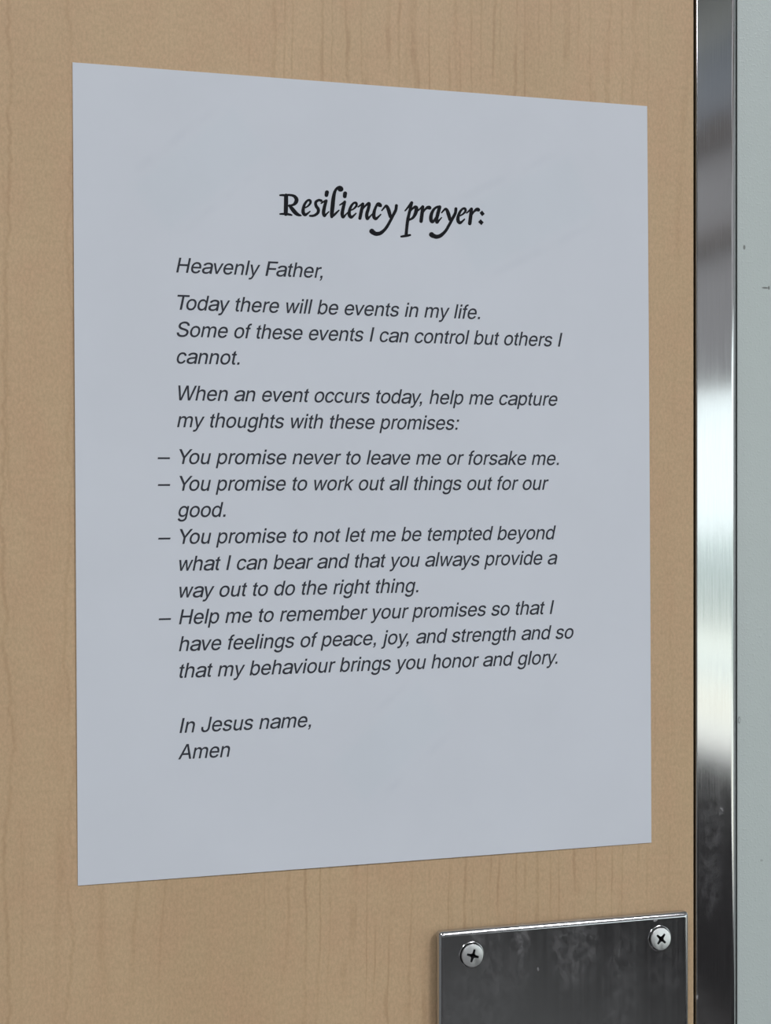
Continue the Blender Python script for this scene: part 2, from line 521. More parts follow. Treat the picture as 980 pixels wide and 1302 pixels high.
for h in holes:                                               # countersinks
    cx, cz = sum(p[0] for p in h) / len(h), sum(p[1] for p in h) / len(h)
    prev = [bm.verts.new((x, -T, z)) for x, z in h]
    for s_, y in ((0.955, -T - 0.00017), (0.935, -T - 0.00019), (0.92, -T - 0.00012), (0.89, -T + 0.0003), (0.52, -T + 0.0026)):
        nx = [bm.verts.new((cx + (x - cx) * s_, y, cz + (z - cz) * s_)) for x, z in h]
        for i in range(len(h)):
            j = (i + 1) % len(h)
            bm.faces.new((prev[i], nx[i], nx[j], prev[j]))
        prev = nx
    bm.faces.new(prev)
bmesh.ops.remove_doubles(bm, verts=bm.verts, dist=1e-7)
bmesh.ops.recalc_face_normals(bm, faces=bm.faces)
smooth(link('plate_body', bm, m_plate, plate), 32)

m_screw = steel_mat('zinc_screw', (0.84, 0.85, 0.85), 0.36, 700, dust=0.30, tone=0.05)
m_slot_shade = plain('slot_shade', (0.035, 0.038, 0.040), 0.5, 0.3)  # near-black colour paints in the shade inside the cross slots
def screw_mesh(cx, cz, ang, tilt):
    bm = bmesh.new()
    a, w, n = 0.00235, 0.00050, 48
    def rot(p):
        c, s = math.cos(math.radians(-ang)), math.sin(math.radians(-ang))
        return (c * p[0] - s * p[1], s * p[0] + c * p[1])
    cross = []
    for q in range(4):
        for x, z in ((a, -w * 0.72), (a, w * 0.72), (w * 1.75, w * 1.05), (w * 1.05, w * 1.75)):
            t = math.radians(90 * q)
            cross.append((x * math.cos(t) - z * math.sin(t), x * math.sin(t) + z * math.cos(t)))
    cross = [rot(p) for p in cross]
    pts, tris = cdt_fill([circ(0, 0, RH * 0.93, n), cross[::-1]])
    dome = lambda x, z: -0.00010 * (1 - (x * x + z * z) / (RH * RH))
    vs = [bm.verts.new((x, dome(x, z), z)) for x, z in pts]
    for t in tris:
        bm.faces.new([vs[i] for i in t])
    prev = [bm.verts.new((x, dome(x, z), z)) for x, z in circ(0, 0, RH * 0.93, n)]
    for r_, y in ((RH * 0.975, 0.00004), (RH, 0.00018), (RH, 0.0007), (RH * 0.97, 0.0013), (RH * 0.5, 0.0036), (RH * 0.50, 0.0185), (0.0002, 0.022)):
        nx = [bm.verts.new((x, y, z)) for x, z in circ(0, 0, r_, n)]
        for i in range(n):
            j = (i + 1) % n
            bm.faces.new((prev[i], nx[i], nx[j], prev[j]))
        prev = nx
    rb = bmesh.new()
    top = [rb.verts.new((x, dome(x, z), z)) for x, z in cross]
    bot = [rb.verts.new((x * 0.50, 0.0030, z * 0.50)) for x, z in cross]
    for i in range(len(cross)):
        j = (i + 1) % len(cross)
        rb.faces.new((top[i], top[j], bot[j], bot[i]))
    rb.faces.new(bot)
    bmesh.ops.remove_doubles(bm, verts=bm.verts, dist=1e-7)
    bmesh.ops.recalc_face_normals(bm, faces=bm.faces)
    M = Matrix.Translation((cx, -T - PROUD, cz)) @ Matrix.Rotation(tilt[0], 4, 'X') @ Matrix.Rotation(tilt[1], 4, 'Z')
    bmesh.ops.transform(bm, matrix=M, verts=bm.verts)
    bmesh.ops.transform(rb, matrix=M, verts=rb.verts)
    return bm, rb
for (cx, cz), ang, tilt in zip(ctr, (17, 42, 5, 60), ((-0.02, 0.0), (-0.085, 0.03), (0, 0), (0, 0))):
    head, recess = screw_mesh(cx, cz, ang, tilt)
    s = smooth(link('screw', head, m_screw, plate), 30)
    s['label'] = 'bright cross-head screw'
    r = link('cross_recess', recess, m_slot_shade, s)
    r['label'] = 'cross slot with its shade painted dark'

# ------------------------------------------------------------------ the printed sheet
PW, PH = 0.2159, 0.2794
TLX, TLZ, TILT = -0.1116726, EYE + 0.1525391, 0.00643635
def sheet(u, v, lift=0.0):
    """sheet coordinates (metres right of / below its top left corner) -> the room; corners taped down, sides bowed off"""
    c, s = math.cos(TILT), math.sin(TILT)
    bow = max(0.0, 1 - (2 * v / PH - 1) ** 2)
    y = 0.00025 + 0.00042 * bow * max(0.0, 1 - u / 0.026) ** 2 + 0.0003 * bow * max(0.0, 1 - (PW - u) / 0.018) ** 2
    mid = max(0.0, 1 - (2 * u / PW - 1) ** 2)
    y += 0.00022 * mid * max(0.0, 1 - (PH - v) / 0.03) ** 2
    return Vector((TLX + c * u + s * v, -y - lift, TLZ + s * u - c * v))
def unsheet(px, py):
    p = at(px, py, -0.0003)
    c, s = math.cos(TILT), math.sin(TILT)
    dx, dz = p.x - TLX, p.z - TLZ
    return c * dx + s * dz, s * dx - c * dz     # u right, v down

def ghost(px0, py0, px1, py1, hu):
    a, b2 = at(px0, py0), at(px1, py1)
    return a, b2
GHOSTS = []
for cx, cy, deg, hu, hv in ((497, 945, 40, 0.024, 0.0125), (665, 272, 27, 0.030, 0.0150), (255, 215, 40, 0.026, 0.0130)):
    p = at(cx, cy)
    GHOSTS.append((p.x, p.z, math.radians(deg), hu, hv))

notice = thing('printed_sheet', 'white letter sheet printed with a prayer in black italic type, stuck on the maple door', 'notice', sheet(PW / 2, PH))
bm = bmesh.new()
NU, NV = 54, 70
grid = [[[bm.verts.new(sheet(PW * i / NU, PH * j / NV, l)) for i in range(NU + 1)] for j in range(NV + 1)] for l in (0.0, -0.0001)]
for k in (0, 1):
    for j in range(NV):
        for i in range(NU):
            q = [grid[k][j][i], grid[k][j][i + 1], grid[k][j + 1][i + 1], grid[k][j + 1][i]]
            bm.faces.new(q[::-1] if k == 0 else q)
def rim(seq):
    for (a, b2) in zip(seq, seq[1:]):
        bm.faces.new((grid[0][a[0]][a[1]], grid[0][b2[0]][b2[1]], grid[1][b2[0]][b2[1]], grid[1][a[0]][a[1]]))
rim([(0, i) for i in range(NU + 1)] + [(j, NU) for j in range(1, NV + 1)] + [(NV, i) for i in range(NU - 1, -1, -1)] + [(j, 0) for j in range(NV - 1, -1, -1)])
bmesh.ops.recalc_face_normals(bm, faces=bm.faces)
smooth(link('paper', bm, paper_mat(), notice), 40)

INK = ink_mat('body_ink', (0.040, 0.044, 0.056))
INK_H = ink_mat('heading_ink', (0.006, 0.007, 0.010))
LIFT = 0.00004

GLYPHS = (
    '{"A":[[14,0,279,718,386,718,654,0,557,0,402,427,395,448,387,471,378,497,369,525,359,557,348,592,336,632,323,675,342,675,329,631,317,591,306,555,296,52'
    '4,286,495,278,470,270,447,264,427,112,0],[148,200,148,280,520,280,520,200]],"F":[[86,0,86,718,583,718,583,638,190,638,190,393,546,393,546,312,190,312,'
    '190,0]],"H":[[77,0,77,718,170,718,170,408,553,408,553,718,646,718,646,0,553,0,553,327,170,327,170,0]],"I":[[93,0,188,0,188,718,93,718]],"J":[[223,-19,'
    '179,-15,140,-5,105,13,74,38,49,69,31,106,21,149,17,199,17,238,104,238,104,199,107,167,113,140,123,116,137,97,154,82,175,71,197,64,223,62,248,64,271,71'
    ',291,82,308,97,322,116,332,140,338,167,341,199,341,718,428,718,428,199,424,149,414,106,396,69,371,38,340,13,305,-5,266,-15]],"S":[[335,-19,294,-17,255'
    ',-12,220,-4,187,7,157,21,131,38,108,58,89,80,73,105,61,132,53,160,49,191,151,191,154,170,160,152,169,135,180,120,194,107,210,96,227,86,247,78,268,72,2'
    '89,68,312,66,335,65,361,66,386,69,409,74,431,81,451,90,469,100,485,112,498,126,509,142,517,158,522,176,523,195,522,211,518,226,511,240,502,252,491,262'
    ',478,272,463,281,446,289,428,296,409,302,389,309,368,314,273,339,227,353,187,369,152,389,123,411,100,436,83,464,73,496,70,531,72,561,79,589,90,615,106'
    ',639,125,661,148,681,173,697,202,711,234,723,267,731,303,735,340,737,378,735,414,731,447,722,478,711,506,697,531,681,553,662,572,641,587,617,598,593,6'
    '05,566,608,539,510,539,505,565,494,588,478,607,456,624,431,638,402,647,371,653,337,655,313,654,290,651,268,646,248,639,230,631,214,621,200,610,189,597'
    ',179,583,173,568,169,552,168,535,169,517,174,501,181,487,192,475,205,464,219,454,235,445,251,438,268,432,285,426,302,421,318,417,398,396,415,392,433,3'
    '87,452,381,471,374,490,366,508,357,526,347,543,336,560,324,574,310,587,295,599,279,608,260,615,240,619,218,620,194,618,164,612,137,601,110,586,85,568,'
    '62,545,42,519,24,489,9,455,-3,419,-12,378,-17]],"T":[[14,638,14,718,597,718,597,638,355,638,355,0,257,0,257,638]],"W":[[210,0,16,718,108,718,221,277,2'
    '25,259,230,241,234,223,238,205,242,187,246,169,250,151,254,132,258,113,261,94,265,75,268,56,257,56,261,75,264,94,268,113,272,132,276,151,280,169,284,1'
    '87,288,205,293,223,297,241,301,259,306,277,421,718,523,718,638,277,642,259,647,241,651,223,656,205,660,187,664,169,668,151,672,132,676,113,680,94,684,'
    '75,687,56,675,56,678,75,682,94,686,113,690,132,694,151,697,169,702,187,706,205,723,277,836,718,928,718,733,0,629,0,507,456,501,479,495,502,489,527,484'
    ',552,478,579,473,608,468,638,462,670,481,670,476,640,471,611,466,583,461,557,456,532,450,506,444,481,437,456,315,0]],"Y":[[287,0,287,294,14,718,123,71'
    '8,270,486,282,467,293,448,304,430,314,412,324,394,334,373,344,350,354,325,316,325,326,350,336,374,346,395,356,413,366,431,376,449,387,468,398,486,545,'
    '718,653,718,380,294,380,0]],"a":[[245,-15,216,-14,189,-10,164,-4,139,4,117,15,97,27,79,42,64,60,52,79,43,100,38,124,36,149,37,171,41,191,48,208,57,224'
    ',68,237,81,249,96,260,112,269,130,276,149,283,168,289,189,293,210,297,232,301,253,304,274,306,301,309,324,312,345,314,364,316,380,318,394,321,406,324,'
    '415,328,422,332,427,339,430,346,431,355,431,358,431,374,428,389,423,402,417,415,409,425,399,435,387,443,374,450,359,456,342,459,323,462,303,463,282,46'
    '2,262,460,244,456,228,451,213,444,199,437,187,429,177,420,168,411,160,402,153,392,148,382,53,407,65,430,79,450,95,468,114,484,134,497,155,509,178,518,'
    '201,525,226,531,250,535,275,537,300,538,317,538,334,536,353,534,372,531,392,526,411,521,430,513,448,504,465,493,481,480,495,465,507,448,517,428,524,40'
    '5,529,379,530,351,530,-3,433,-3,433,70,426,70,420,61,413,51,404,41,393,32,381,22,367,13,352,6,334,-2,315,-7,294,-12,270,-14],[262,61,288,62,313,66,335'
    ',71,355,80,372,90,388,101,401,114,412,128,420,143,427,159,430,175,431,191,431,264,428,261,422,258,415,256,406,253,395,251,384,249,373,246,360,244,347,'
    '243,335,241,322,239,310,238,270,233,253,231,236,228,220,225,204,220,189,215,176,209,164,201,154,193,146,183,140,172,136,159,135,145,136,131,139,119,14'
    '4,108,151,99,160,90,171,82,183,76,196,71,211,66,227,63,244,62]],"b":[[298,-15,276,-14,255,-11,237,-5,221,2,207,11,194,20,183,30,174,41,166,52,159,62,1'
    '52,71,147,80,139,80,139,-3,58,-3,58,718,141,718,141,449,147,449,152,458,159,467,166,476,173,487,182,497,193,507,205,516,220,525,236,532,254,538,275,54'
    '1,298,542,329,540,359,533,386,523,412,508,435,489,456,467,474,441,489,412,501,379,510,344,515,305,517,264,515,223,510,185,501,149,489,116,474,87,456,6'
    '1,436,38,412,19,387,4,359,-6,330,-13],[286,63,309,65,330,70,349,78,366,90,382,104,395,121,406,140,416,162,423,186,428,211,431,237,433,265,432,293,428,'
    '319,423,344,416,367,407,388,396,407,382,424,367,438,350,450,330,458,309,463,286,464,263,463,242,458,223,450,206,439,190,425,177,409,166,390,156,369,14'
    '9,346,144,321,141,294,140,265,141,236,144,209,149,183,157,160,166,138,178,119,191,103,206,89,224,77,243,69,263,65]],"c":[[265,-15,231,-13,200,-6,170,4'
    ',142,20,117,39,95,61,76,87,60,116,47,149,37,183,32,221,30,261,32,301,37,339,47,374,60,406,76,436,95,462,117,484,142,503,170,519,200,529,231,536,265,53'
    '8,284,537,302,535,320,532,337,528,354,522,369,515,384,507,398,498,412,488,424,476,435,464,446,450,455,435,463,420,470,404,475,387,395,365,392,376,388,'
    '386,384,395,378,404,372,412,366,420,358,427,351,434,342,440,333,446,323,450,313,454,302,457,290,459,278,461,265,461,241,459,219,454,199,446,181,433,16'
    '5,418,152,401,140,382,131,360,124,337,119,313,116,287,114,261,116,234,119,209,124,185,131,162,140,140,152,121,165,104,181,89,199,77,219,69,241,64,265,'
    '62,278,62,291,64,302,66,313,69,324,73,334,78,343,83,352,90,360,97,367,104,374,112,380,121,385,131,390,141,394,151,397,161,477,141,472,123,465,106,457,'
    '90,448,76,437,62,426,49,413,37,400,27,386,17,371,9,355,1,338,-4,321,-9,303,-12,284,-14]],"d":[[256,-15,225,-13,195,-6,167,4,141,19,118,38,97,61,79,87,'
    '63,116,51,149,42,185,37,223,35,264,37,305,42,344,51,379,63,412,79,441,97,467,118,489,142,508,168,523,196,533,225,540,257,542,280,541,301,538,320,532,3'
    '36,525,350,516,363,507,374,497,383,487,391,476,398,467,404,458,409,449,415,449,415,718,499,718,499,-3,418,-3,418,80,409,80,404,71,398,62,391,52,382,41'
    ',373,30,362,20,349,11,335,2,319,-5,300,-11,279,-14],[269,63,292,65,313,69,332,77,350,89,365,103,379,119,390,138,400,160,407,183,412,209,415,236,416,26'
    '5,415,294,412,321,407,346,400,369,390,390,379,409,366,425,350,439,333,450,313,458,292,463,269,464,245,463,224,458,204,450,187,438,171,424,158,407,146,'
    '388,137,367,130,344,125,319,121,293,120,265,121,237,125,211,130,186,137,162,147,140,158,121,172,104,187,90,205,78,225,70,246,65]],"e":[[291,-15,254,-1'
    '3,219,-6,186,4,157,20,130,39,107,61,87,87,70,116,57,148,48,183,42,220,40,260,42,299,47,337,57,372,70,405,86,434,106,460,129,483,154,503,183,518,213,52'
    '9,246,536,282,538,303,537,325,534,346,530,367,523,388,515,407,504,425,492,443,477,459,459,473,440,485,418,496,393,505,367,511,337,515,305,516,270,516,'
    '235,97,235,97,308,469,308,429,281,428,307,425,331,420,354,412,375,403,394,391,411,378,426,363,438,345,449,326,456,305,460,282,462,258,460,236,456,217,'
    '448,198,438,182,425,168,411,156,394,146,376,138,357,132,336,128,315,127,294,127,247,129,218,132,192,139,168,148,146,159,127,172,110,188,95,205,83,224,'
    '74,245,67,268,63,292,61,308,62,322,64,337,67,350,71,363,76,374,83,385,90,395,99,404,109,411,120,418,132,423,145,507,124,500,104,491,86,479,68,465,52,4'
    '49,37,431,24,412,13,391,3,368,-5,344,-11,318,-14]],"f":[[85,0,173,0,173,575,173,575,176,598,185,619,199,636,217,647,237,653,262,648,275,722,274,723,23'
    '5,728,196,723,160,708,129,685,105,654,90,618,85,580],[14,455,245,455,245,523,14,523]],"g":[[274,-220,247,-219,221,-216,197,-211,175,-204,155,-195,137,'
    '-185,120,-174,105,-161,92,-147,81,-132,71,-117,62,-101,131,-59,137,-68,143,-77,151,-87,159,-96,168,-106,178,-114,190,-122,203,-129,218,-135,235,-139,2'
    '54,-141,274,-142,304,-140,331,-134,355,-124,376,-110,394,-91,406,-68,414,-41,416,-8,416,96,409,96,404,87,398,78,391,68,383,58,373,48,362,39,350,30,336'
    ',22,320,15,302,11,281,8,258,7,228,9,199,14,172,24,147,37,123,54,102,75,84,99,68,126,56,157,47,191,42,228,40,268,42,307,47,344,56,379,68,410,84,439,102'
    ',464,123,486,146,505,172,519,199,530,228,536,260,538,282,537,303,534,322,529,338,522,352,513,364,504,375,494,385,484,393,474,400,464,406,455,411,446,4'
    '18,446,418,531,499,531,499,-13,497,-47,491,-79,482,-107,469,-131,453,-153,434,-171,412,-186,388,-199,362,-208,334,-215,305,-219],[272,83,294,84,315,88'
    ',334,95,351,105,366,118,380,132,391,150,401,169,408,191,413,215,416,241,417,269,416,297,413,323,408,347,401,369,391,390,380,408,367,423,352,437,335,44'
    '8,315,455,294,460,272,462,248,460,227,455,208,447,191,436,175,422,162,406,150,388,141,367,134,345,128,321,125,296,124,269,125,242,129,217,134,193,141,'
    '172,151,152,162,134,176,119,191,106,208,96,228,89,249,84]],"h":[[150,320,150,0,65,0,65,718,150,718,150,406,135,406,148,440,164,469,183,493,204,511,228'
    ',525,253,535,280,541,310,543,336,541,360,537,383,530,404,520,424,508,441,492,455,474,468,453,478,429,485,402,490,372,491,339,491,0,406,0,406,332,403,3'
    '62,397,388,387,410,373,430,356,445,335,456,312,462,285,465,267,463,249,460,232,455,216,448,202,439,189,427,178,414,168,399,160,382,155,363,152,342]],"'
    'i":[[67,0,155,0,155,523,67,523],[67,617,155,617,155,718,67,718]],"j":[[67,523,67,-70,67,-70,64,-96,54,-118,40,-132,24,-135,-10,-130,-28,-204,-26,-202,'
    '10,-210,47,-207,82,-195,112,-174,135,-145,150,-112,155,-75,155,523],[67,617,155,617,155,718,67,718]],"k":[[145,193,145,299,159,299,382,535,485,535,246'
    ',281,236,281],[67,0,67,718,150,718,150,0],[395,0,196,262,255,323,501,0]],"l":[[66,0,154,0,154,718,66,718]],"m":[[65,0,65,528,148,528,148,411,142,411,1'
    '48,432,156,450,165,467,177,482,189,495,202,506,217,516,232,524,248,530,264,534,281,537,298,538,326,536,351,529,373,518,393,503,409,484,423,462,433,437'
    ',440,411,428,411,433,429,441,447,451,463,462,478,475,492,490,503,506,514,523,522,541,529,560,534,580,537,601,538,624,537,645,533,666,527,686,518,704,5'
    '07,720,493,734,477,746,458,756,436,763,412,768,385,769,355,769,0,684,0,684,353,682,380,676,403,665,421,651,436,634,447,616,454,597,459,576,460,559,460'
    ',543,457,528,452,514,445,502,437,491,428,482,417,474,404,468,391,463,376,461,361,460,344,460,0,374,0,374,362,372,383,367,402,358,419,345,433,329,445,3'
    '11,454,292,459,270,460,255,460,240,457,225,452,212,446,199,438,187,428,176,416,167,403,160,388,155,371,151,352,150,332,150,0]],"n":[[150,317,150,0,65,'
    '0,65,531,148,531,148,402,135,402,148,436,164,465,183,488,204,507,228,520,253,530,280,536,310,538,336,537,360,532,383,526,404,516,423,503,440,488,455,4'
    '70,468,449,478,425,485,398,490,369,491,336,491,0,406,0,406,329,403,359,397,384,387,407,373,426,356,441,335,452,312,458,285,461,267,460,249,456,232,451'
    ',216,444,202,435,189,424,178,411,168,396,160,379,155,360,152,340]],"o":[[278,-14,243,-12,210,-5,179,5,151,21,125,40,102,62,82,88,66,117,52,149,43,184,'
    '37,221,35,261,37,301,43,339,52,374,66,407,82,436,102,462,125,484,151,503,179,519,210,529,243,536,278,538,313,536,346,529,377,519,405,503,431,484,454,4'
    '62,474,436,491,407,504,374,513,339,519,301,521,261,519,221,513,184,504,149,491,117,474,88,454,62,431,40,405,21,377,5,346,-5,313,-12],[278,63,303,65,32'
    '6,70,347,78,366,90,382,105,396,122,408,141,417,163,425,186,430,210,433,235,434,261,433,287,430,313,425,337,417,360,408,382,396,402,382,419,366,434,347'
    ',446,326,454,303,459,278,461,252,459,229,454,209,446,190,434,174,419,160,402,149,382,139,361,132,337,126,313,123,288,122,261,123,235,126,210,132,186,1'
    '39,163,149,141,160,122,174,105,190,90,209,78,229,70,252,65]],"p":[[58,-207,58,531,139,531,139,447,147,447,152,455,158,464,165,473,173,484,182,494,193,'
    '504,205,513,220,522,236,529,254,534,275,537,298,538,329,536,359,530,386,519,412,505,435,486,456,464,474,439,489,409,501,377,510,342,515,305,517,264,51'
    '5,224,510,186,501,151,489,118,474,89,456,63,436,41,412,22,387,8,359,-3,330,-10,298,-12,276,-11,255,-8,237,-2,221,5,207,14,194,23,183,33,174,44,166,54,'
    '159,64,152,74,147,82,141,82,141,-207],[286,65,309,67,330,72,349,80,366,92,382,106,395,123,406,142,416,163,423,186,428,211,431,237,433,265,432,292,428,'
    '318,423,343,416,366,407,387,396,405,382,422,367,436,350,447,330,455,309,460,286,462,263,460,242,455,223,448,206,437,190,423,177,407,166,389,156,368,14'
    '9,345,144,320,141,294,140,265,141,236,144,210,149,184,157,161,166,140,178,121,191,105,206,91,224,80,243,72,263,67]],"r":[[77,0,77,530,156,530,156,449,'
    '161,449,169,468,180,485,194,500,210,513,229,524,248,532,269,536,291,538,296,538,302,538,307,538,313,538,332,537,332,451,330,451,326,452,320,453,314,45'
    '4,307,454,299,455,291,455,283,455,266,454,249,452,234,447,219,440,206,431,194,421,184,410,175,396,168,382,163,366,160,349,159,331,159,0]],"s":[[246,-1'
    '5,218,-14,192,-11,167,-6,144,1,123,11,103,22,86,35,70,50,57,67,46,86,38,107,32,129,117,147,124,126,134,108,146,93,161,81,179,72,199,66,221,62,245,60,2'
    '72,62,297,66,319,74,337,84,352,97,363,110,370,125,372,141,370,155,367,167,360,178,351,188,340,196,326,204,309,210,290,215,198,236,163,246,132,258,107,'
    '273,86,290,69,309,58,331,51,355,48,382,50,405,55,426,63,445,75,463,90,480,107,495,126,507,148,518,172,527,198,533,225,537,253,538,281,537,306,534,330,'
    '529,351,521,370,512,388,501,403,488,417,474,429,459,439,442,447,424,454,405,372,387,366,402,357,416,347,429,335,441,319,452,301,459,279,463,254,465,23'
    '0,464,208,459,189,452,171,443,157,431,147,418,141,403,139,387,140,373,144,360,151,349,161,339,174,331,190,323,209,316,231,311,315,291,351,281,381,269,'
    '407,255,428,238,444,219,455,197,462,173,464,147,462,124,457,102,449,82,437,63,421,46,404,30,383,17,360,6,334,-3,307,-10,277,-14]],"t":[[87,615,87,120,'
    '87,120,91,87,101,56,117,30,138,10,163,-3,190,-7,217,-3,257,0,246,76,220,78,208,72,196,74,185,84,178,100,175,120,175,669],[14,455,246,455,246,523,14,52'
    '3]],"u":[[247,-15,222,-14,198,-9,175,-3,154,7,135,20,118,35,103,53,91,74,81,98,74,125,69,154,68,187,68,523,152,523,152,194,154,164,161,139,171,116,185'
    ',97,202,82,222,71,246,65,272,62,290,63,308,67,324,72,340,79,354,88,366,99,378,112,387,128,395,145,400,163,403,184,405,206,405,523,489,523,489,-8,407,-'
    '8,407,121,420,121,407,86,390,57,372,34,351,16,327,2,302,-7,276,-13]],"v":[[206,0,8,523,99,523,210,214,218,190,226,167,233,143,240,120,246,97,252,74,25'
    '9,51,265,29,236,29,242,51,249,74,255,97,261,120,268,143,275,167,282,190,290,214,401,523,492,523,294,0]],"w":[[167,0,14,523,100,523,162,295,168,270,175'
    ',244,182,217,189,188,196,158,203,126,210,92,217,57,204,57,210,91,217,124,224,156,231,186,238,215,245,242,252,269,259,295,319,523,405,523,465,295,472,2'
    '70,478,243,485,216,492,187,499,157,506,125,513,92,519,57,505,57,512,92,519,125,527,156,534,186,541,215,548,243,555,269,561,295,623,523,709,523,556,0,4'
    '74,0,409,237,389,310,385,329,380,348,375,367,371,386,352,466,371,466,352,387,348,367,343,348,338,329,334,310,329,291,324,273,319,255,314,237,249,0]],"'
    'y":[[52,-204,70,-126,84,-129,96,-131,107,-132,117,-132,128,-131,137,-128,146,-124,155,-117,163,-109,171,-99,178,-86,185,-70,191,-52,207,-2,11,523,101,'
    '523,211,214,219,190,226,166,233,143,240,120,246,96,252,74,258,51,265,29,235,29,242,51,248,74,255,97,261,120,267,143,274,167,282,190,290,214,400,523,48'
    '9,523,263,-86,255,-107,246,-126,236,-143,226,-158,215,-171,202,-183,189,-192,176,-200,161,-206,145,-211,129,-213,111,-214,101,-214,92,-213,83,-212,75,'
    '-211,67,-209,61,-208,56,-206]],".":[[88,0,190,0,190,103,88,103]],",":[[88,0,88,103,190,103,190,0,184,-50,165,-95,135,-128,112,-145,87,-108,112,-90,128'
    ',-62,137,-30,139,0]],":":[[88,0,190,0,190,103,88,103],[88,415,190,415,190,518,88,518]],"-":[[0,240,556,240,556,313,0,313]]}')

GL = json.loads(GLYPHS)
ADV = dict(zip('AFHIJSTWY', (667, 611, 722, 278, 500, 667, 611, 944, 667)))
ADV.update(a=556, b=556, c=500, d=556, e=556, f=278, g=556, h=556, i=222, j=222, k=500, l=222, m=833, n=556,
           o=556, p=556, r=333, s=500, t=278, u=556, v=500, w=722, y=500)
ADV.update({'.': 278, ',': 278, ':': 278, ' ': 278, '-': 556})
KERN = {'To': -110, 'Yo': -100, 'y,': -74, 'r,': -55, 'ay': -20, 'Fa': -37, 'y.': -74, 'av': -20, 'ev': -20, 'ow': -15}
SHEAR, PT20, SWELL = 0.2126, 0.007055, 7.0
cache = {}
def spread(p, d):
    """printed ink swells a little past the outline"""
    p = [q for i, q in enumerate(p) if q != p[i - 1]]
    out, n = [], len(p)
    for i in range(n):
        (ax, ay), (bx, by), (cx, cy) = p[i - 1], p[i], p[(i + 1) % n]
        l1, l2 = math.hypot(bx - ax, by - ay), math.hypot(cx - bx, cy - by)
        n1, n2 = ((by - ay) / l1, (ax - bx) / l1), ((cy - by) / l2, (bx - cx) / l2)
        k = d / max(0.35, 1 + n1[0] * n2[0] + n1[1] * n2[1])
        out.append((bx + (n1[0] + n2[0]) * k, by + (n1[1] + n2[1]) * k))
    return out
def glyph(ch):
    if ch not in cache:
        cache[ch] = cdt_fill([spread(list(zip(q[::2], q[1::2])), SWELL) for q in orient(GL[ch])])
    return cache[ch]
def orient(polys):
    def ar(q):
        p = list(zip(q[::2], q[1::2]))
        return sum(p[i][0] * p[(i + 1) % len(p)][1] - p[(i + 1) % len(p)][0] * p[i][1] for i in range(len(p)))
    big = max(polys, key=lambda q: abs(ar(q)))
    return polys if ar(big) > 0 else [[c for p in list(zip(q[::2], q[1::2]))[::-1] for c in p] for q in polys]

def lettering(bm, text, u0, v0, sx=1.0):
    pen = 0
    for i, ch in enumerate(text):
        if ch != ' ':
            pts, tris = glyph(ch)
            vs = [bm.verts.new(sheet(u0 + (pen + x + y * SHEAR) * PT20 / 1000 * sx, v0 - y * PT20 / 1000, LIFT)) for x, y in pts]
            for t in tris:
                bm.faces.new([vs[k] for k in t])
        pen += ADV[ch] + KERN.get(text[i:i + 2], 0)

# text, left origin mm, baseline mm, width factor
LINES = [("Heavenly Father,", 34.55, 69.89, 1.012),
         ("Today there will be events in my life.", 34.40, 82.75, 1.008),
         ("Some of these events I can control but others I", 34.55, 92.05, 0.997),
         ("cannot.", 34.55, 101.34, 1.001),
         ("When an event occurs today, help me capture", 34.40, 114.10, 1.003),
         ("my thoughts with these promises:", 34.62, 123.40, 0.996),
         ("You promise never to leave me or forsake me.", 34.62, 136.13, 1.005),
         ("You promise to work out all things out for our", 34.62, 145.38, 0.998),
         ("good.", 34.75, 154.50, 0.999),
         ("You promise to not let me be tempted beyond", 34.62, 163.78, 0.999),
         ("what I can bear and that you always provide a", 34.65, 173.10, 0.995),
         ("way out to do the right thing.", 34.62, 182.38, 1.003),
         ("Help me to remember your promises so that I", 34.75, 191.58, 0.997),
         ("have feelings of peace, joy, and strength and so", 34.75, 200.90, 1.000),
         ("that my behaviour brings you honor and glory.", 34.58, 210.15, 1.004),
         ("In Jesus name,", 34.58, 229.20, 1.008),
         ("Amen", 34.62, 238.30, 0.990)]
for text, u, v, sx in LINES:
    bm = bmesh.new()
    lettering(bm, text, u / 1000, v / 1000, sx)
    link('text_line', bm, INK, notice)
for v in (136.13, 145.38, 163.85, 191.65):
    bm = bmesh.new()
    lettering(bm, '-', 0.02785, v / 1000, 1.05)
    link('bullet_dash', bm, INK, notice)

# heading in a broad-nib italic hand: strokes are (x, y, width) in a 6.533 px grid laid over the heading
def spline(P, n=7):
    if len(P) == 2:
        P = [P[0], tuple((a + b) / 2 for a, b in zip(*P)), P[1]]
    Q = [P[0]] + list(P) + [P[-1]]
    out = []
    for i in range(1, len(Q) - 2):
        for k in range(n):
            t = k / n
            out.append(tuple(0.5 * (2 * b + (c - a) * t + (2 * a - 5 * b + 4 * c - d) * t * t + (3 * b - a - 3 * c + d) * t ** 3)
                             for a, b, c, d in zip(Q[i - 1], Q[i], Q[i + 1], Q[i + 2])))
    return out + [P[-1]]
def hull(pts):
    pts = sorted(set(pts))
    def half(ps):
        h = []
        for p in ps:
            while len(h) > 1 and (h[-1][0] - h[-2][0]) * (p[1] - h[-2][1]) - (h[-1][1] - h[-2][1]) * (p[0] - h[-2][0]) <= 0:
                h.pop()
            h.append(p)
        return h[:-1]
    return half(pts) + half(pts[::-1])
def nib(x, y, w):
    r = w * 0.56 + 2.8
    return [(x + r * math.cos(math.radians(a)), y + r * math.sin(math.radians(a))) for a in range(0, 360, 30)]
def stroke_polys(P):
    S = spline(P)
    return [hull(nib(*a) + nib(*b)) for a, b in zip(S, S[1:])]

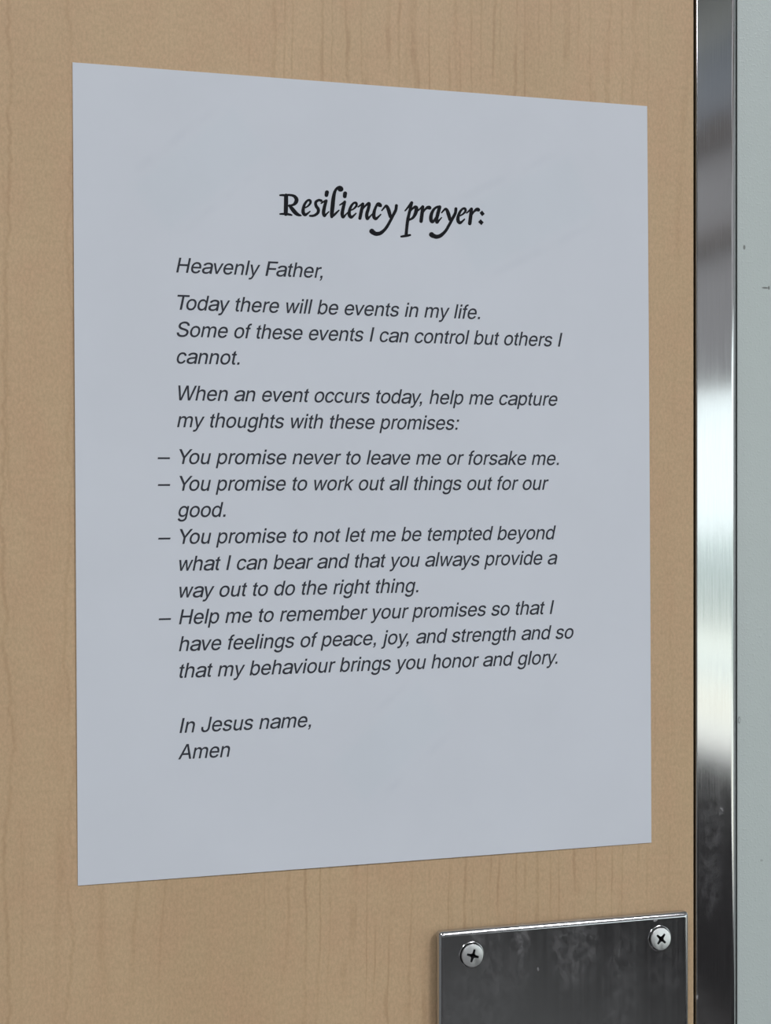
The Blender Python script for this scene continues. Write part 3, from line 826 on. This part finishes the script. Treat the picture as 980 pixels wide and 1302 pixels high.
HEAD = [
 ('R', [[(72, 119, 9), (92, 118, 12), (118, 121, 14)], [(112, 119, 12), (150, 117, 12), (188, 126, 17), (208, 152, 25), (203, 178, 24), (182, 198, 14), (140, 207, 8)],
        [(122, 122, 26), (121, 200, 27), (119, 274, 26)], [(72, 275, 8), (105, 274, 12), (140, 277, 14), (168, 284, 8)],
        [(150, 205, 14), (172, 232, 24), (197, 262, 26), (222, 281, 18), (246, 288, 6)]]),
 ('e', [[(270, 226, 7), (300, 212, 8), (324, 184, 13), (320, 162, 15), (300, 163, 12), (278, 190, 15), (265, 228, 19), (264, 262, 22), (278, 281, 19), (296, 274, 12), (320, 254, 6)]]),
 ('s', [[(413, 164, 16), (393, 160, 14), (369, 176, 17), (370, 205, 19), (389, 236, 20), (386, 264, 18), (362, 284, 15), (338, 290, 13), (319, 290, 9)]]),
 ('i', [[(413, 186, 6), (432, 174, 9), (455, 162, 12)], [(455, 166, 17), (441, 215, 21), (433, 262, 22), (440, 289, 18), (456, 276, 9), (477, 256, 5)]]),
 ('tittle', [[(461, 95, 26), (457, 118, 24)]]),
 ('l', [[(586, 72, 14), (573, 66, 38), (560, 58, 24), (540, 66, 15), (524, 98, 19), (514, 150, 25), (507, 220, 26), (502, 270, 24), (501, 298, 18)], [(502, 300, 10), (528, 276, 13), (561, 244, 6)]]),
 ('i', [[(568, 200, 6), (588, 188, 9), (610, 171, 11)], [(609, 175, 17), (596, 225, 21), (588, 272, 22), (595, 300, 18), (612, 286, 9), (632, 264, 5)]]),
 ('tittle', [[(612, 104, 26), (609, 128, 24)]]),
 ('e', [[(652, 246, 7), (682, 233, 8), (706, 206, 13), (703, 184, 15), (684, 184, 12), (662, 210, 15), (648, 248, 19), (647, 282, 22), (661, 301, 19), (679, 292, 12), (702, 270, 6)]]),
 ('n', [[(720, 216, 6), (738, 203, 9), (759, 187, 11)], [(760, 192, 17), (748, 245, 21), (735, 310, 20)],
        [(745, 255, 7), (770, 218, 9), (798, 192, 15), (812, 190, 19), (806, 228, 20), (792, 275, 21), (796, 313, 19), (814, 300, 10), (838, 275, 5)]]),
 ('c', [[(908, 208, 14), (897, 198, 28), (882, 192, 16), (866, 220, 15), (853, 258, 20), (851, 296, 22), (866, 314, 19), (884, 302, 11), (908, 279, 6)]]),
 ('y', [[(917, 246, 6), (932, 228, 9), (950, 208, 13), (962, 216, 19), (976, 252, 24), (987, 296, 20)],
        [(1038, 205, 18), (1032, 243, 18), (1008, 290, 18), (980, 345, 17), (948, 396, 18), (910, 431, 23), (872, 440, 26), (848, 430, 30), (834, 418, 34)]]),
 ('p', [[(1110, 248, 6), (1134, 220, 11), (1165, 180, 17)], [(1166, 182, 17), (1150, 245, 18), (1133, 320, 20), (1124, 390, 19), (1119, 450, 20)],
        [(1143, 268, 7), (1166, 236, 10), (1194, 216, 17), (1205, 230, 24), (1197, 268, 23), (1175, 306, 15), (1139, 326, 10)],
        [(1078, 462, 10), (1118, 456, 15), (1151, 450, 12)]]),
 ('r', [[(1220, 246, 6), (1236, 230, 9), (1256, 211, 12)], [(1257, 215, 19), (1251, 270, 22), (1243, 335, 22)], [(1253, 272, 8), (1274, 240, 10), (1294, 222, 18), (1310, 222, 25), (1316, 226, 18)]]),
 ('a', [[(1399, 216, 15), (1374, 217, 13), (1345, 242, 16), (1326, 288, 22), (1326, 326, 23), (1340, 339, 18), (1362, 312, 11), (1394, 250, 9)],
        [(1397, 217, 22), (1383, 270, 23), (1372, 318, 21), (1375, 344, 18), (1392, 328, 9), (1413, 305, 5)]]),
 ('y', [[(1414, 264, 6), (1428, 248, 9), (1446, 232, 13), (1458, 244, 19), (1471, 278, 24), (1482, 320, 20)],
        [(1532, 231, 18), (1527, 268, 18), (1503, 314, 18), (1476, 366, 17), (1446, 416, 18), (1408, 452, 23), (1374, 464, 26), (1344, 456, 30), (1330, 446, 34)]]),
 ('e', [[(1556, 292, 7), (1586, 279, 8), (1611, 253, 13), (1607, 231, 15), (1588, 232, 12), (1566, 258, 15), (1551, 296, 19), (1550, 330, 22), (1564, 348, 19), (1582, 339, 12), (1604, 318, 6)]]),
 ('r', [[(1622, 266, 6), (1640, 250, 9), (1660, 230, 12)], [(1661, 234, 19), (1655, 290, 22), (1647, 354, 22)], [(1657, 294, 8), (1678, 260, 10), (1699, 240, 18), (1714, 238, 25), (1721, 242, 18)]]),
 ('colon', []),
]
hd = bmesh.new()
for name, strokes in HEAD:
    polys = [p for s in strokes for p in stroke_polys(s)]
    if name == 'colon':
        polys = [hull([(1750, 246), (1772, 274), (1750, 294), (1728, 266)]), hull([(1738, 318), (1763, 344), (1744, 368), (1716, 341)])]
    pts, tris = cdt_fill(polys)
    vs = []
    for x, y in pts:
        u, v = unsheet(345 + x / 6.5333, 230 + y / 6.5333)
        vs.append(hd.verts.new(sheet(u, v, LIFT)))
    for t in tris:
        hd.faces.new([vs[i] for i in t])
h = link('heading_lettering', hd, INK_H, notice)
h['label'] = 'heading in bold black calligraphic italic lettering'
for o in bpy.data.objects:                                    # all ink faces the room
    if o.type == 'MESH' and o.name.split('.')[0] in ('text_line', 'bullet_dash', 'heading_lettering'):
        if o.data.polygons and o.data.polygons[0].normal.y > 0:
            o.data.flip_normals()
